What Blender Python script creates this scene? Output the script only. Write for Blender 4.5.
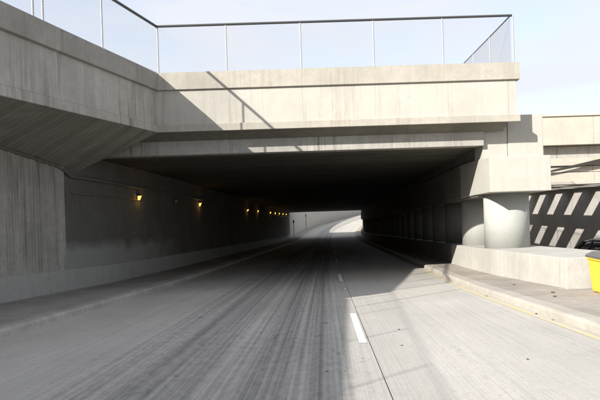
import bpy, bmesh, math, random
from mathutils import Vector, Matrix

random.seed(7)
scene = bpy.context.scene
for o in list(bpy.data.objects):
    bpy.data.objects.remove(o, do_unlink=True)
COL = scene.collection

# ------------------------------------------------------------------ camera
EYE = 1.6                                   # camera height over the road below it
F_PX = 580.0
cam_data = bpy.data.cameras.new('camera')
cam_data.sensor_width = 36.0
cam_data.lens = 36.0 * F_PX / 600.0
cam_data.clip_start = 0.1
cam_data.clip_end = 3000.0
cam = bpy.data.objects.new('camera', cam_data)
COL.objects.link(cam)
cam.matrix_world = (Matrix.Translation((0, 0, EYE)) @ Matrix.Rotation(math.radians(90 - 0.3), 4, 'X')
                    @ Matrix.Rotation(math.radians(-1.8), 4, 'Z'))
scene.camera = cam

# ------------------------------------------------------------------ light
LIGHT = Vector((1.085, 1.0, -0.81)).normalized()       # direction the sunlight travels
sun_el = math.asin(-LIGHT.z)
sun_az = math.atan2(-LIGHT.x, -LIGHT.y)
world = bpy.data.worlds.new('World')
scene.world = world
world.use_nodes = True
wn, wl = world.node_tree.nodes, world.node_tree.links
for n in list(wn):
    wn.remove(n)
w_out = wn.new('ShaderNodeOutputWorld')
w_bg = wn.new('ShaderNodeBackground')
w_sky = wn.new('ShaderNodeTexSky')
w_sky.sky_type = 'NISHITA'
w_sky.sun_disc = False
w_sky.sun_elevation = sun_el
w_sky.sun_rotation = sun_az
w_sky.air_density = 1.0
w_sky.dust_density = 1.5
w_sky.ozone_density = 1.0
w_bg.inputs['Strength'].default_value = 0.122
w_tc = wn.new('ShaderNodeTexCoord')
w_map = wn.new('ShaderNodeMapping')
w_map.inputs['Scale'].default_value = (1.6, 1.6, 5.5)
w_map.inputs['Rotation'].default_value = (0.0, math.radians(-14), math.radians(20))
w_noise = wn.new('ShaderNodeTexNoise')
w_noise.inputs['Scale'].default_value = 1.5
w_noise.inputs['Detail'].default_value = 9.0
w_noise.inputs['Roughness'].default_value = 0.55
w_noise.inputs['Distortion'].default_value = 0.5
w_ramp = wn.new('ShaderNodeValToRGB')
w_ramp.color_ramp.elements[0].position = 0.36
w_ramp.color_ramp.elements[0].color = (0.6, 0.6, 0.6, 1)
w_ramp.color_ramp.elements[1].position = 0.62
w_ramp.color_ramp.elements[1].color = (0.97, 0.97, 0.97, 1)
w_mix = wn.new('ShaderNodeMix')
w_mix.data_type = 'RGBA'
w_mix.inputs['B'].default_value = (3.2, 3.3, 3.55, 1)   # thin high cloud
wl.new(w_tc.outputs['Generated'], w_map.inputs['Vector'])
wl.new(w_map.outputs['Vector'], w_noise.inputs['Vector'])
wl.new(w_noise.outputs['Fac'], w_ramp.inputs['Fac'])
wl.new(w_ramp.outputs['Color'], w_mix.inputs['Factor'])
wl.new(w_sky.outputs['Color'], w_mix.inputs['A'])
wl.new(w_mix.outputs['Result'], w_bg.inputs['Color'])
wl.new(w_bg.outputs['Background'], w_out.inputs['Surface'])

sun_data = bpy.data.lights.new('sun', 'SUN')
sun_data.energy = 4.0
sun_data.angle = math.radians(0.53)
sun_data.color = (1.0, 0.955, 0.875)
sun = bpy.data.objects.new('sun', sun_data)
COL.objects.link(sun)
sun.location = (-30, -30, 40)
sun.rotation_euler = LIGHT.to_track_quat('-Z', 'Y').to_euler()

scene.view_settings.view_transform = 'Standard'
scene.view_settings.look = 'None'
scene.view_settings.gamma = 1.0
scene.view_settings.use_curve_mapping = False
scene.view_settings.exposure = 1.17
scene.render.engine = 'CYCLES'
scene.cycles.max_bounces = 8
scene.cycles.diffuse_bounces = 3

# ------------------------------------------------------------------ helpers
def interp(pts, y):
    if y <= pts[0][0]:
        (a, b), (c, d) = pts[0], pts[1]
    elif y >= pts[-1][0]:
        (a, b), (c, d) = pts[-2], pts[-1]
    else:
        for i in range(len(pts) - 1):
            if pts[i][0] <= y <= pts[i + 1][0]:
                (a, b), (c, d) = pts[i], pts[i + 1]
                break
    return b + (d - b) * (y - a) / (c - a)

def frange(a, b, step):
    n = max(1, int(round((b - a) / step)))
    return [a + (b - a) * i / n for i in range(n + 1)]

def link(name, me, mat=None, parent=None, smooth=False):
    o = bpy.data.objects.new(name, me)
    COL.objects.link(o)
    if mat:
        me.materials.append(mat)
    if parent:
        o.parent = parent
    if smooth:
        for p in me.polygons:
            p.use_smooth = True
    return o

def tag(o, label=None, cat=None, group=None, kind=None):
    if label: o['label'] = label
    if cat: o['category'] = cat
    if group: o['group'] = group
    if kind: o['kind'] = kind
    return o

def thing(name, label, cat, loc=(0, 0, 0), group=None):
    o = bpy.data.objects.new(name, None)
    COL.objects.link(o)
    o.location = loc
    o.empty_display_size = 0.3
    return tag(o, label, cat, group)

def mesh(name, verts, faces, uv=None):
    me = bpy.data.meshes.new(name)
    me.from_pydata([tuple(v) for v in verts], [], faces)
    bm = bmesh.new(); bm.from_mesh(me)
    bmesh.ops.recalc_face_normals(bm, faces=bm.faces)
    bm.to_mesh(me); bm.free()
    if uv:
        lay = me.uv_layers.new(name='UVMap')
        for lp in me.loops:
            lay.data[lp.index].uv = uv(me.vertices[lp.vertex_index].co)
    me.update()
    return me

def bevel(o, w=0.015, seg=2):
    m = o.modifiers.new('bevel', 'BEVEL')
    m.width = w; m.segments = seg; m.limit_method = 'ANGLE'; m.angle_limit = math.radians(35)
    m.harden_normals = False
    return o

def sub(parent, v):
    """mesh coordinates relative to the parent's base"""
    if parent is None: return v
    p = parent
    off = Vector((0, 0, 0))
    while p:
        off += Vector(p.location); p = p.parent
    return [Vector(q) - off for q in v]

def sweep(name, sections, mat, parent=None, closed=True, cap=True, uv=None, bev=0, smooth=False):
    """sections: list of lists of 3D points (same count), lofted one to the next"""
    n = len(sections[0]); verts = []; faces = []
    for s in sections: verts += [Vector(p) for p in s]
    for i in range(len(sections) - 1):
        for j in range(n if closed else n - 1):
            k = (j + 1) % n
            faces.append((i*n + j, i*n + k, (i+1)*n + k, (i+1)*n + j))
    if closed and cap:
        faces.append(tuple(range(n)))
        faces.append(tuple((len(sections)-1)*n + j for j in range(n)))
    me = mesh(name, sub(parent, verts), faces, None)
    o = link(name, me, mat, parent, smooth)
    if uv:
        off = Vector((0, 0, 0)); p = parent
        while p: off += Vector(p.location); p = p.parent
        lay = me.uv_layers.new(name='UVMap')
        for lp in me.loops:
            lay.data[lp.index].uv = uv(me.vertices[lp.vertex_index].co + off)
    if bev: bevel(o, bev)
    return o

def box(name, a, b, mat, parent=None, bev=0.01):
    x0, y0, z0 = a; x1, y1, z1 = b
    s = lambda y: [(x0, y, z0), (x1, y, z0), (x1, y, z1), (x0, y, z1)]
    return sweep(name, [s(y0), s(y1)], mat, parent, bev=bev)

def tube_pts(p, q, r, n=8):
    p, q = Vector(p), Vector(q); d = (q - p).normalized()
    u = d.cross(Vector((0, 0, 1)))
    if u.length < 1e-3: u = d.cross(Vector((1, 0, 0)))
    u.normalize(); w = d.cross(u)
    ring = lambda c: [c + r*(math.cos(2*math.pi*i/n)*u + math.sin(2*math.pi*i/n)*w) for i in range(n)]
    return [ring(p), ring(q)]

def tube(name, p, q, r, mat, parent=None, n=8):
    o = sweep(name, tube_pts(p, q, r, n), mat, parent)
    return o

def wires(name, segs, r, mat, parent):
    verts = []; faces = []
    for p, q in segs:
        a, b = tube_pts(p, q, r, 3); k = len(verts)
        verts += a + b
        for j in range(3):
            faces.append((k + j, k + (j+1) % 3, k + 3 + (j+1) % 3, k + 3 + j))
    me = bpy.data.meshes.new(name)
    me.from_pydata([tuple(v) for v in sub(parent, verts)], [], faces); me.update()
    return link(name, me, mat, parent)

# ------------------------------------------------------------------ materials
def mat_new(name):
    m = bpy.data.materials.new(name); m.use_nodes = True
    nt = m.node_tree
    return m, nt, nt.nodes, nt.links, nt.nodes['Principled BSDF']

def concrete(name, col, stain=0.35, streak=0.35, boards=None, rough=0.9, mottling=0.25, bump=0.25, stain_col=(0.16, 0.145, 0.12), grade=None):
    m, nt, N, L, P = mat_new(name)
    geo = N.new('ShaderNodeNewGeometry')
    def noise(scale, sc, detail=6, rough_=0.6):
        mp = N.new('ShaderNodeMapping'); mp.inputs['Scale'].default_value = scale
        L.new(geo.outputs['Position'], mp.inputs['Vector'])
        t = N.new('ShaderNodeTexNoise'); t.inputs['Scale'].default_value = sc
        t.inputs['Detail'].default_value = detail; t.inputs['Roughness'].default_value = rough_
        L.new(mp.outputs['Vector'], t.inputs['Vector']); return t.outputs['Fac']
    def ramp(f, a, b, va=0.0, vb=1.0):
        r = N.new('ShaderNodeMapRange'); r.inputs['From Min'].default_value = a; r.inputs['From Max'].default_value = b
        r.inputs['To Min'].default_value = va; r.inputs['To Max'].default_value = vb
        L.new(f, r.inputs['Value']); return r.outputs['Result']
    def mixc(fac, A, B, mode='MIX'):
        x = N.new('ShaderNodeMix'); x.data_type = 'RGBA'; x.blend_type = mode
        if isinstance(fac, float): x.inputs['Factor'].default_value = fac
        else: L.new(fac, x.inputs['Factor'])
        for s, v in (('A', A), ('B', B)):
            if isinstance(v, tuple): x.inputs[s].default_value = (*v, 1)
            else: L.new(v, x.inputs[s])
        return x.outputs['Result']
    big = noise((1, 1, 1), 0.7, 6, 0.65)
    mid = noise((1, 1, 1), 4.0, 8, 0.7)
    blotch = noise((1, 1, 0.7), 11.0, 6, 0.75)
    fine = noise((1, 1, 1), 45.0, 4, 0.65)
    st = noise((3.4, 3.4, 0.16), 1.3, 7, 0.7)
    st2 = noise((13, 13, 0.30), 1.0, 5, 0.65)
    st3 = noise((6.5, 6.5, 0.12), 1.0, 6, 0.7)
    d = tuple(c * (1 - mottling) for c in col)
    l = tuple(min(1, c * (1 + mottling * 0.6)) for c in col)
    c1 = mixc(ramp(big, 0.36, 0.64), d, l)
    c1 = mixc(ramp(mid, 0.38, 0.66, 0, 0.7), c1, tuple(c * (1 - mottling * 0.9) for c in col))
    c1 = mixc(ramp(blotch, 0.48, 0.7, 0, 0.5), c1, tuple(c * (1 - mottling * 1.3) for c in col))
    if streak > 0:
        where = ramp(noise((1, 1, 0.35), 0.9, 4, 0.6), 0.40, 0.62, 0.15, 1.25)      # staining comes and goes along a wall
        def mulw(f):
            x = N.new('ShaderNodeMath'); x.operation = 'MULTIPLY'; x.use_clamp = True
            L.new(f, x.inputs[0]); L.new(where, x.inputs[1]); return x.outputs[0]
        c1 = mixc(ramp(st3, 0.53, 0.66, 0, min(1, streak * 0.45)), c1, tuple(min(1, c * (1 + 0.28)) for c in col))
        c1 = mixc(mulw(ramp(st, 0.53, 0.66, 0, streak * 0.85)), c1, stain_col)
        c1 = mixc(mulw(ramp(st2, 0.53, 0.72, 0, streak * 0.7)), c1, stain_col)
    c1 = mixc(ramp(big, 0.56, 0.74, 0, stain), c1, stain_col)
    c1 = mixc(ramp(fine, 0.42, 0.72, 0.0, 0.4), c1, tuple(c * 0.55 for c in col))
    vor = N.new('ShaderNodeTexVoronoi'); vor.inputs['Scale'].default_value = 9.0     # blow holes
    L.new(geo.outputs['Position'], vor.inputs['Vector'])
    c1 = mixc(ramp(vor.outputs['Distance'], 0.10, 0.05, 0.0, 0.45), c1, tuple(c * 0.35 for c in col))
    h = fine
    if boards:
        direction, per, amt = boards
        mp = N.new('ShaderNodeMapping'); mp.inputs['Rotation'].default_value = direction
        L.new(geo.outputs['Position'], mp.inputs['Vector'])
        w = N.new('ShaderNodeTexWave'); w.wave_type = 'BANDS'; w.bands_direction = 'X'
        w.inputs['Scale'].default_value = 0.314 / per; w.inputs['Distortion'].default_value = 0.6
        w.inputs['Detail'].default_value = 3; w.inputs['Detail Scale'].default_value = 0.6
        L.new(mp.outputs['Vector'], w.inputs['Vector'])
        sx = N.new('ShaderNodeSeparateXYZ'); L.new(mp.outputs['Vector'], sx.inputs[0])
        fl = N.new('ShaderNodeMath'); fl.operation = 'DIVIDE'; fl.inputs[1].default_value = per
        L.new(sx.outputs['X'], fl.inputs[0])
        f2 = N.new('ShaderNodeMath'); f2.operation = 'FLOOR'; L.new(fl.outputs[0], f2.inputs[0])
        wn_ = N.new('ShaderNodeTexWhiteNoise'); wn_.noise_dimensions = '1D'; L.new(f2.outputs[0], wn_.inputs['W'])
        c1 = mixc(ramp(wn_.outputs['Value'], 0, 1, 0, amt), c1, stain_col)
        c1 = mixc(ramp(w.outputs['Fac'], 0.0, 0.12, amt, 0), c1, stain_col)
    L.new(c1, P.inputs['Base Color'])
    P.inputs['Roughness'].default_value = rough
    P.inputs['Specular IOR Level'].default_value = 0.25
    b = N.new('ShaderNodeBump'); b.inputs['Strength'].default_value = bump; b.inputs['Distance'].default_value = 0.006
    L.new(mid, b.inputs['Height']); 
    b2 = N.new('ShaderNodeBump'); b2.inputs['Strength'].default_value = bump; b2.inputs['Distance'].default_value = 0.002
    L.new(h, b2.inputs['Height']); L.new(b.outputs['Normal'], b2.inputs['Normal'])
    L.new(b2.outputs['Normal'], P.inputs['Normal'])
    return m

def plain(name, col, rough=0.5, metal=0.0, noise_amt=0.12, scale=20, emit=None, emit_s=0, spec=0.4, coat=0):
    m, nt, N, L, P = mat_new(name)
    tc = N.new('ShaderNodeNewGeometry'); t = N.new('ShaderNodeTexNoise')
    t.inputs['Scale'].default_value = scale; t.inputs['Detail'].default_value = 5
    L.new(tc.outputs['Position'], t.inputs['Vector'])
    x = N.new('ShaderNodeMix'); x.data_type = 'RGBA'
    x.inputs['A'].default_value = (*[c * (1 - noise_amt) for c in col], 1)
    x.inputs['B'].default_value = (*[min(1, c * (1 + noise_amt)) for c in col], 1)
    L.new(t.outputs['Fac'], x.inputs['Factor']); L.new(x.outputs['Result'], P.inputs['Base Color'])
    P.inputs['Roughness'].default_value = rough; P.inputs['Metallic'].default_value = metal
    P.inputs['Specular IOR Level'].default_value = spec
    P.inputs['Coat Weight'].default_value = coat
    if emit:
        P.inputs['Emission Color'].default_value = (*emit, 1); P.inputs['Emission Strength'].default_value = emit_s
    return m

def road_material(name, base=(0.49, 0.468, 0.432), dirt=(0.115, 0.113, 0.115)):
    m, nt, N, L, P = mat_new(name)
    uv = N.new('ShaderNodeUVMap'); uv.uv_map = 'UVMap'
    def noise(sx, sy, det=6, ro=0.6, off=0.0, dist=0.0):
        mp = N.new('ShaderNodeMapping'); mp.inputs['Scale'].default_value = (sx, sy, 1); mp.inputs['Location'].default_value = (off, off, 0)
        L.new(uv.outputs['UV'], mp.inputs['Vector'])
        t = N.new('ShaderNodeTexNoise'); t.inputs['Scale'].default_value = 1.0
        t.inputs['Detail'].default_value = det; t.inputs['Roughness'].default_value = ro; t.inputs['Distortion'].default_value = dist
        L.new(mp.outputs['Vector'], t.inputs['Vector']); return t.outputs['Fac']
    def mr(f, a, b, va=0.0, vb=1.0):
        r = N.new('ShaderNodeMapRange'); r.inputs['From Min'].default_value = a; r.inputs['From Max'].default_value = b
        r.inputs['To Min'].default_value = va; r.inputs['To Max'].default_value = vb
        L.new(f, r.inputs['Value']); return r.outputs['Result']
    def mul(a, b):
        x = N.new('ShaderNodeMath'); x.operation = 'MULTIPLY'; L.new(a, x.inputs[0])
        if isinstance(b, float): x.inputs[1].default_value = b
        else: L.new(b, x.inputs[1])
        return x.outputs[0]
    def mixc(fac, A, B):
        x = N.new('ShaderNodeMix'); x.data_type = 'RGBA'; L.new(fac, x.inputs['Factor'])
        for s, v in (('A', A), ('B', B)):
            if isinstance(v, tuple): x.inputs[s].default_value = (*v, 1)
            else: L.new(v, x.inputs[s])
        return x.outputs['Result']
    sep = N.new('ShaderNodeSeparateXYZ'); L.new(uv.outputs['UV'], sep.inputs[0])
    u = sep.outputs['X']
    cv = N.new('ShaderNodeValToRGB'); cr = cv.color_ramp
    # how much rubber lies across the road (u -7 .. 5)
    stops = [(-7, .06), (-4.6, .12), (-3.7, .2), (-3.2, .45), (-2.7, .66), (-2.2, .5), (-1.8, .45), (-1.4, .7), (-1.0, .48), (-0.72, .7), (-0.42, .3), (-0.15, .15), (0.25, .08), (0.8, .1), (1.15, .2), (1.5, .08), (2.3, .08), (2.75, .18), (3.1, .06), (5, .05)]
    stops = stops[::1]
    for i, (p, v) in enumerate(stops):
        t = (p + 7) / 12.0
        if i == 0: e = cr.elements[0]; e.position = t
        elif i == len(stops) - 1: e = cr.elements[-1]; e.position = t
        else: e = cr.elements.new(t)
        e.color = (v, v, v, 1)
    L.new(mr(u, -7, 5), cv.inputs['Fac'])
    amount = cv.outputs['Color']
    s1 = noise(6.5, 0.035, 5, 0.6)           # long thin streaks
    s2 = noise(2.2, 0.02, 4, 0.6, 3.3)
    s3 = noise(38.0, 0.5, 3, 0.6, 8.1)       # tining
    sp = noise(14.0, 9.0, 5, 0.7, 1.7)       # mottling
    bg = noise(0.5, 0.25, 5, 0.6, 5.1)
    dr = noise(3.0, 1.7, 2, 0.5, 12.0)       # drips
    c = mixc(mr(bg, 0.3, 0.7), tuple(x * 0.84 for x in base), tuple(min(1, x * 1.10) for x in base))
    c = mixc(mr(sp, 0.35, 0.8, 0, 0.35), c, tuple(x * 0.62 for x in base))
    c = mixc(mul(mr(s3, 0.4, 0.72), 0.16), c, tuple(x * 0.5 for x in base))
    def add(a_, b_, k=1.0, o=0.0):
        x = N.new('ShaderNodeMath'); x.operation = 'MULTIPLY_ADD'; L.new(a_, x.inputs[0]); x.inputs[1].default_value = k
        y_ = N.new('ShaderNodeMath'); y_.operation = 'ADD'; y_.inputs[1].default_value = o
        L.new(b_, x.inputs[2]); L.new(x.outputs[0], y_.inputs[0]); return y_.outputs[0]
    s4 = noise(19.0, 0.05, 4, 0.6, 6.6)
    gr = noise(60.0, 42.0, 3, 0.7, 2.2)       # aggregate grain
    ch = noise(9.0, 4.5, 6, 0.75, 9.4)        # scuffs that break the tracks up
    c = mixc(mr(gr, 0.45, 0.68, 0, 0.45), c, tuple(x * 0.5 for x in base))
    c = mixc(mr(sp, 0.62, 0.70, 0, 0.25), c, tuple(x * 0.4 for x in base))
    v = add(s1, amount, 1.9, -0.95)
    v = add(s4, v, 1.5, -0.75)
    v = add(ch, v, 1.2, -0.6)
    v = add(gr, v, 0.5, -0.25)
    c = mixc(mul(mr(v, 0.15, 1.1, 0, 0.85), mr(amount, 0.06, 0.34, 0.12, 1.0)), c, dirt)
    ln = noise(52.0, 0.10, 2, 0.5, 4.4)       # tining grooves
    c = mixc(mr(ln, 0.50, 0.60, 0, 0.15), c, tuple(x * 0.4 for x in base))
    c = mixc(mul(mr(dr, 0.64, 0.70), mul(amount, mr(ch, 0.4, 0.6))), c, tuple(x * 0.7 for x in dirt))
    L.new(c, P.inputs['Base Color'])
    P.inputs['Roughness'].default_value = 0.92; P.inputs['Specular IOR Level'].default_value = 0.1
    b = N.new('ShaderNodeBump'); b.inputs['Strength'].default_value = 0.35; b.inputs['Distance'].default_value = 0.004
    L.new(s3, b.inputs['Height'])
    b2 = N.new('ShaderNodeBump'); b2.inputs['Strength'].default_value = 0.3; b2.inputs['Distance'].default_value = 0.003
    L.new(sp, b2.inputs['Height']); L.new(b.outputs['Normal'], b2.inputs['Normal'])
    L.new(b2.outputs['Normal'], P.inputs['Normal'])
    return m

def paint(name, col, under, wear=0.45):
    m, nt, N, L, P = mat_new(name)
    geo = N.new('ShaderNodeNewGeometry')
    t = N.new('ShaderNodeTexNoise'); t.inputs['Scale'].default_value = 9; t.inputs['Detail'].default_value = 9; t.inputs['Roughness'].default_value = 0.75
    L.new(geo.outputs['Position'], t.inputs['Vector'])
    r = N.new('ShaderNodeMapRange'); r.inputs['From Min'].default_value = wear - 0.03; r.inputs['From Max'].default_value = wear + 0.09
    L.new(t.outputs['Fac'], r.inputs['Value'])
    x = N.new('ShaderNodeMix'); x.data_type = 'RGBA'
    x.inputs['A'].default_value = (*under, 1); x.inputs['B'].default_value = (*col, 1)
    L.new(r.outputs['Result'], x.inputs['Factor']); L.new(x.outputs['Result'], P.inputs['Base Color'])
    P.inputs['Roughness'].default_value = 0.75
    return m

M = {}
M['fascia'] = concrete('pale_concrete', (0.475, 0.455, 0.41), stain=0.25, streak=0.65, mottling=0.13, stain_col=(0.31, 0.28, 0.225))
M['cornice'] = concrete('cornice_concrete', (0.425, 0.40, 0.35), stain=0.3, streak=0.5, mottling=0.18, stain_col=(0.25, 0.215, 0.165))
M['old'] = concrete('weathered_and_shade_concrete', (0.41, 0.393, 0.357), stain=0.25, streak=0.95, mottling=0.22)
M['oldcornice'] = concrete('weathered_cornice', (0.34, 0.322, 0.29), stain=0.35, streak=0.6, mottling=0.25)
M['soffit'] = concrete('board_marked_concrete', (0.35, 0.328, 0.285), stain=0.3, streak=0.0, boards=((0, 0, math.radians(-62)), 0.21, 0.55))
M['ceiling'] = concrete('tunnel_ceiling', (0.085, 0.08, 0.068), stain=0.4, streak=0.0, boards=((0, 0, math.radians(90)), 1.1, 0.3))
M['tunnel'] = concrete('tunnel_wall_concrete', (0.20, 0.185, 0.165), stain=0.4, streak=0.55, mottling=0.25)
M['ribbed'] = concrete('ribbed_concrete', (0.38, 0.362, 0.33), stain=0.4, streak=1.0, mottling=0.3)
M['band'] = concrete('grey_painted_band', (0.36, 0.362, 0.34), stain=0.2, streak=0.25, mottling=0.15)
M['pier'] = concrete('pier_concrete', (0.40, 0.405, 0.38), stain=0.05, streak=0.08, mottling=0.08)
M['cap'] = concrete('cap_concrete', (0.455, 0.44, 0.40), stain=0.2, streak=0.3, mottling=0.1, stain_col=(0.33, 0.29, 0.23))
M['plinth'] = concrete('plinth_concrete', (0.45, 0.435, 0.40), stain=0.25, streak=0.6, mottling=0.15, stain_col=(0.28, 0.25, 0.2))
M['walk'] = concrete('sidewalk_concrete', (0.37, 0.335, 0.295), stain=0.3, streak=0.0, mottling=0.3)
M['walk_left'] = concrete('dusty_sidewalk', (0.33, 0.315, 0.29), stain=0.3, streak=0.0, mottling=0.3)
M['kerb'] = concrete('kerb_concrete', (0.45, 0.42, 0.37), stain=0.2, streak=0.0, mottling=0.25)
M['kerb_left'] = concrete('worn_kerb_concrete', (0.42, 0.40, 0.37), stain=0.35, streak=0.0, mottling=0.3)
M['dark'] = plain('joint_filler_and_shadow', (0.035, 0.033, 0.03), 0.95)
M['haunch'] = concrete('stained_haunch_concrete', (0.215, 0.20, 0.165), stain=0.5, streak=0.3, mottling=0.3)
M['tunnel_shade'] = concrete('shade_tinted_concrete', (0.22, 0.21, 0.19), stain=0.4, streak=0.5, mottling=0.25)  # darker copy of the pier concretes, tunnel shade put into the colour
M['road'] = road_material('concrete_pavement')
M['steel'] = plain('galvanised_steel', (0.36, 0.365, 0.37), 0.6, 0.3)
M['rail'] = plain('dark_rail_paint', (0.05, 0.05, 0.05), 0.45)
M['wire'] = plain('galvanised_wire', (0.5, 0.5, 0.53), 0.5, 0.5)
M['white'] = paint('white_lane_paint', (0.80, 0.80, 0.78), (0.45, 0.44, 0.42), 0.38)
M['yellow'] = paint('yellow_kerb_paint', (0.64, 0.48, 0.17), (0.46, 0.43, 0.36), 0.49)
M['earth'] = plain('dry_earth', (0.17, 0.14, 0.10), 0.95, noise_amt=0.3, scale=1.5)
M['asphalt'] = plain('asphalt', (0.06, 0.06, 0.058), 0.9, noise_amt=0.3, scale=30)

# ------------------------------------------------------------------ layout of the place (heights over the road under the camera)
ROADP = [(-120, 3.0), (-60, 2.6), (-30, 1.6), (-10, 0.62), (0, 0.0), (20, -1.30), (60, -3.55), (78, -4.6), (90, -5.2), (102, -5.5), (118, -5.5), (135, -5.4), (160, -5.0), (230, -3.4)]
def road_z(y): return interp(ROADP, y)
LANE = [(-60, -1.86), (0, 0.60), (22, 1.50), (60, 3.5), (100, 5.7)]
LKERB = [(-60, -10.0), (-20, -7.4), (9.8, -5.14), (16.8, -4.57), (29, -3.85), (100, 0.05)]
RKERB = [(-60, 2.2), (-20, 3.65), (8.4, 4.29), (14.9, 4.43), (23.8, 5.05), (100, 9.4)]
LWALL = [(-60, -13.2), (-20, -10.2), (4, -8.35), (14.2, -7.42), (20, -6.60), (27.5, -5.90), (100, -1.91)]
PLINTH = [(13.3, 6.02), (17, 5.86), (22, 6.05), (100, 10.35)]
def curve(y):                                 # beyond the tunnel the road bends to the right
    t = max(0.0, y - 98.0)
    return 0.0021 * t * t if t < 90 else 0.0021 * 8100 + 0.378 * (t - 90)
def lx(y): return interp(LKERB, y) + curve(y)
def rx(y): return interp(RKERB, y) + curve(y)
def mx(y): return interp(LANE, y) + curve(y)
def wx(y): return interp(LWALL, y) + curve(y)
def px(y): return interp(PLINTH, y) + curve(y)
def ruv(co): return (co.x - mx(co.y), co.y)
def ceil_z(y): return interp([(18.7, 3.07), (100, -1.05)], y)

# ------------------------------------------------------------------ ground and road
ys = [-600, -60] + frange(-50, 230, 10) + [800]
gv = []; gf = []
for y in ys:
    z = road_z(max(-120, min(y, 235))) - 0.75
    for x in (-700, -60, 0, 60, 700): gv.append((x, y, z))
for i in range(len(ys) - 1):
    for j in range(4):
        a = i * 5 + j; gf.append((a, a + 1, a + 6, a + 5))
tag(link('ground', mesh('ground', gv, gf), M['earth']), kind='structure')

road = bpy.data.objects.new('road', None); COL.objects.link(road); tag(road, kind='structure')
sweep('roadbed', [[(lx(y) - 0.3, y, road_z(y) - 0.05), (rx(y) + 0.3, y, road_z(y) - 0.05)] for y in frange(-60, 230, 2.5)], M['dark'], road, closed=False)

def slab(x0f, x1f, ya, yb, skew, name='road_slab'):
    n = max(2, int((yb - ya) / 2.2)); m = 4
    verts = []; faces = []
    for i in range(n + 1):
        for j in range(m + 1):
            t = j / m
            y = ya + (yb - ya) * i / n
            x0, x1 = x0f(y), x1f(y)
            y2 = y + skew * (x1 - x0) * t
            x = x0f(y2) + (x1f(y2) - x0f(y2)) * t
            verts.append(Vector((x, y2, road_z(y2))))
    for i in range(n):
        for j in range(m):
            a = i * (m + 1) + j; faces.append((a, a + 1, a + m + 2, a + m + 1))
    me = mesh(name, verts, faces, ruv)
    if me.polygons[0].normal.z < 0: me.flip_normals()
    return link(name, me, M['road'], road)

joint = 12.5
edges_r = [-59] + [joint + 14.0 * k for k in range(-4, 15)]
for a, b in zip(edges_r[:-1], edges_r[1:]):
    slab(lambda y: mx(y) + 0.005, lambda y: rx(y) + 0.02, a + 0.016, b - 0.016, 1.02)
edges_l = [-59] + [joint + 14.0 * k for k in range(-4, 15)]
for a, b in zip(edges_l[:-1], edges_l[1:]):
    slab(lambda y: lx(y) - 0.02, lambda y: mx(y) - 0.004, a + 0.002, b - 0.002, 0.0)

# painted lane dashes and yellow edge line (thin sheets over the slabs)
def strip(name, f0, f1, ya, yb, mat, lift=0.005, step=0.6):
    s = [[(f0(y), y, road_z(y) + lift), (f1(y), y, road_z(y) + lift)] for y in frange(ya, yb, step)]
    o = sweep(name, s, mat, road, closed=False)
    if o.data.polygons[0].normal.z < 0: o.data.flip_normals()
    return o
for k in range(-2, 9):
    a = 8.4 + 10.95 * k
    strip('lane_dash', lambda y: mx(y) - 0.15, lambda y: mx(y) - 0.035, a, a + 3.1, M['white'])
strip('yellow_edge_line', lambda y: rx(y) - 0.20, lambda y: rx(y) - 0.09, -20, 25.5, M['yellow'])

# kerbs in lengths, sidewalks
def kerb_run(name, side, ya, yb, step, mat):
    root = bpy.data.objects.new(name, None); COL.objects.link(root); tag(root, kind='structure')
    KW = 0.36 if side > 0 else 0.27
    e = frange(ya, yb, step)
    for a, b in zip(e[:-1], e[1:]):
        secs = []
        for y in frange(a + 0.006, b - 0.006, 1.2):
            x = (rx if side > 0 else lx)(y); z = road_z(y)
            secs.append([(x, y, z - 0.3), (x + side*0.02, y, z + 0.10), (x + side*0.035, y, z + 0.135), (x + side*0.07, y, z + 0.15), (x + side*KW, y, z + 0.152), (x + side*KW, y, z - 0.3)])
        sweep('kerb_stone', secs, mat, root)
    return root
kerb_run('kerb', 1, 15.6 - 4.6 * 8, 15.6 + 4.6 * 28, 4.6, M['kerb'])
kerb_run('kerb', -1, 13.0 - 4.6 * 7, 13.0 + 4.6 * 28, 4.6, M['kerb_left'])

def walk(name, f0, f1, ya, yb, step, mat):
    root = bpy.data.objects.new(name, None); COL.objects.link(root); tag(root, kind='structure')
    e = frange(ya, yb, step)
    for a, b in zip(e[:-1], e[1:]):
        secs = []
        for y in frange(a + 0.004, b - 0.004, 1.5):
            z = road_z(y) + 0.155
            secs.append([(f0(y), y, z - 0.3), (f0(y), y, z), (f1(y), y, z + 0.02), (f1(y), y, z - 0.3)])
        sweep('sidewalk_slab', secs, mat, root)
    return root
walk('sidewalk', lambda y: wx(y) - 0.05, lambda y: lx(y) - 0.275, -50, 140, 5.0, M['walk_left'])
walk('sidewalk', lambda y: rx(y) + 0.365, lambda y: max(px(y) if y > 13.35 else 11.0, rx(y) + 0.5), -20, 13.35, 5.5, M['walk'])
walk('sidewalk', lambda y: rx(y) + 0.365, lambda y: max(px(y) + 0.1, rx(y) + 0.5), 13.35, 140, 5.0, M['walk'])

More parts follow.
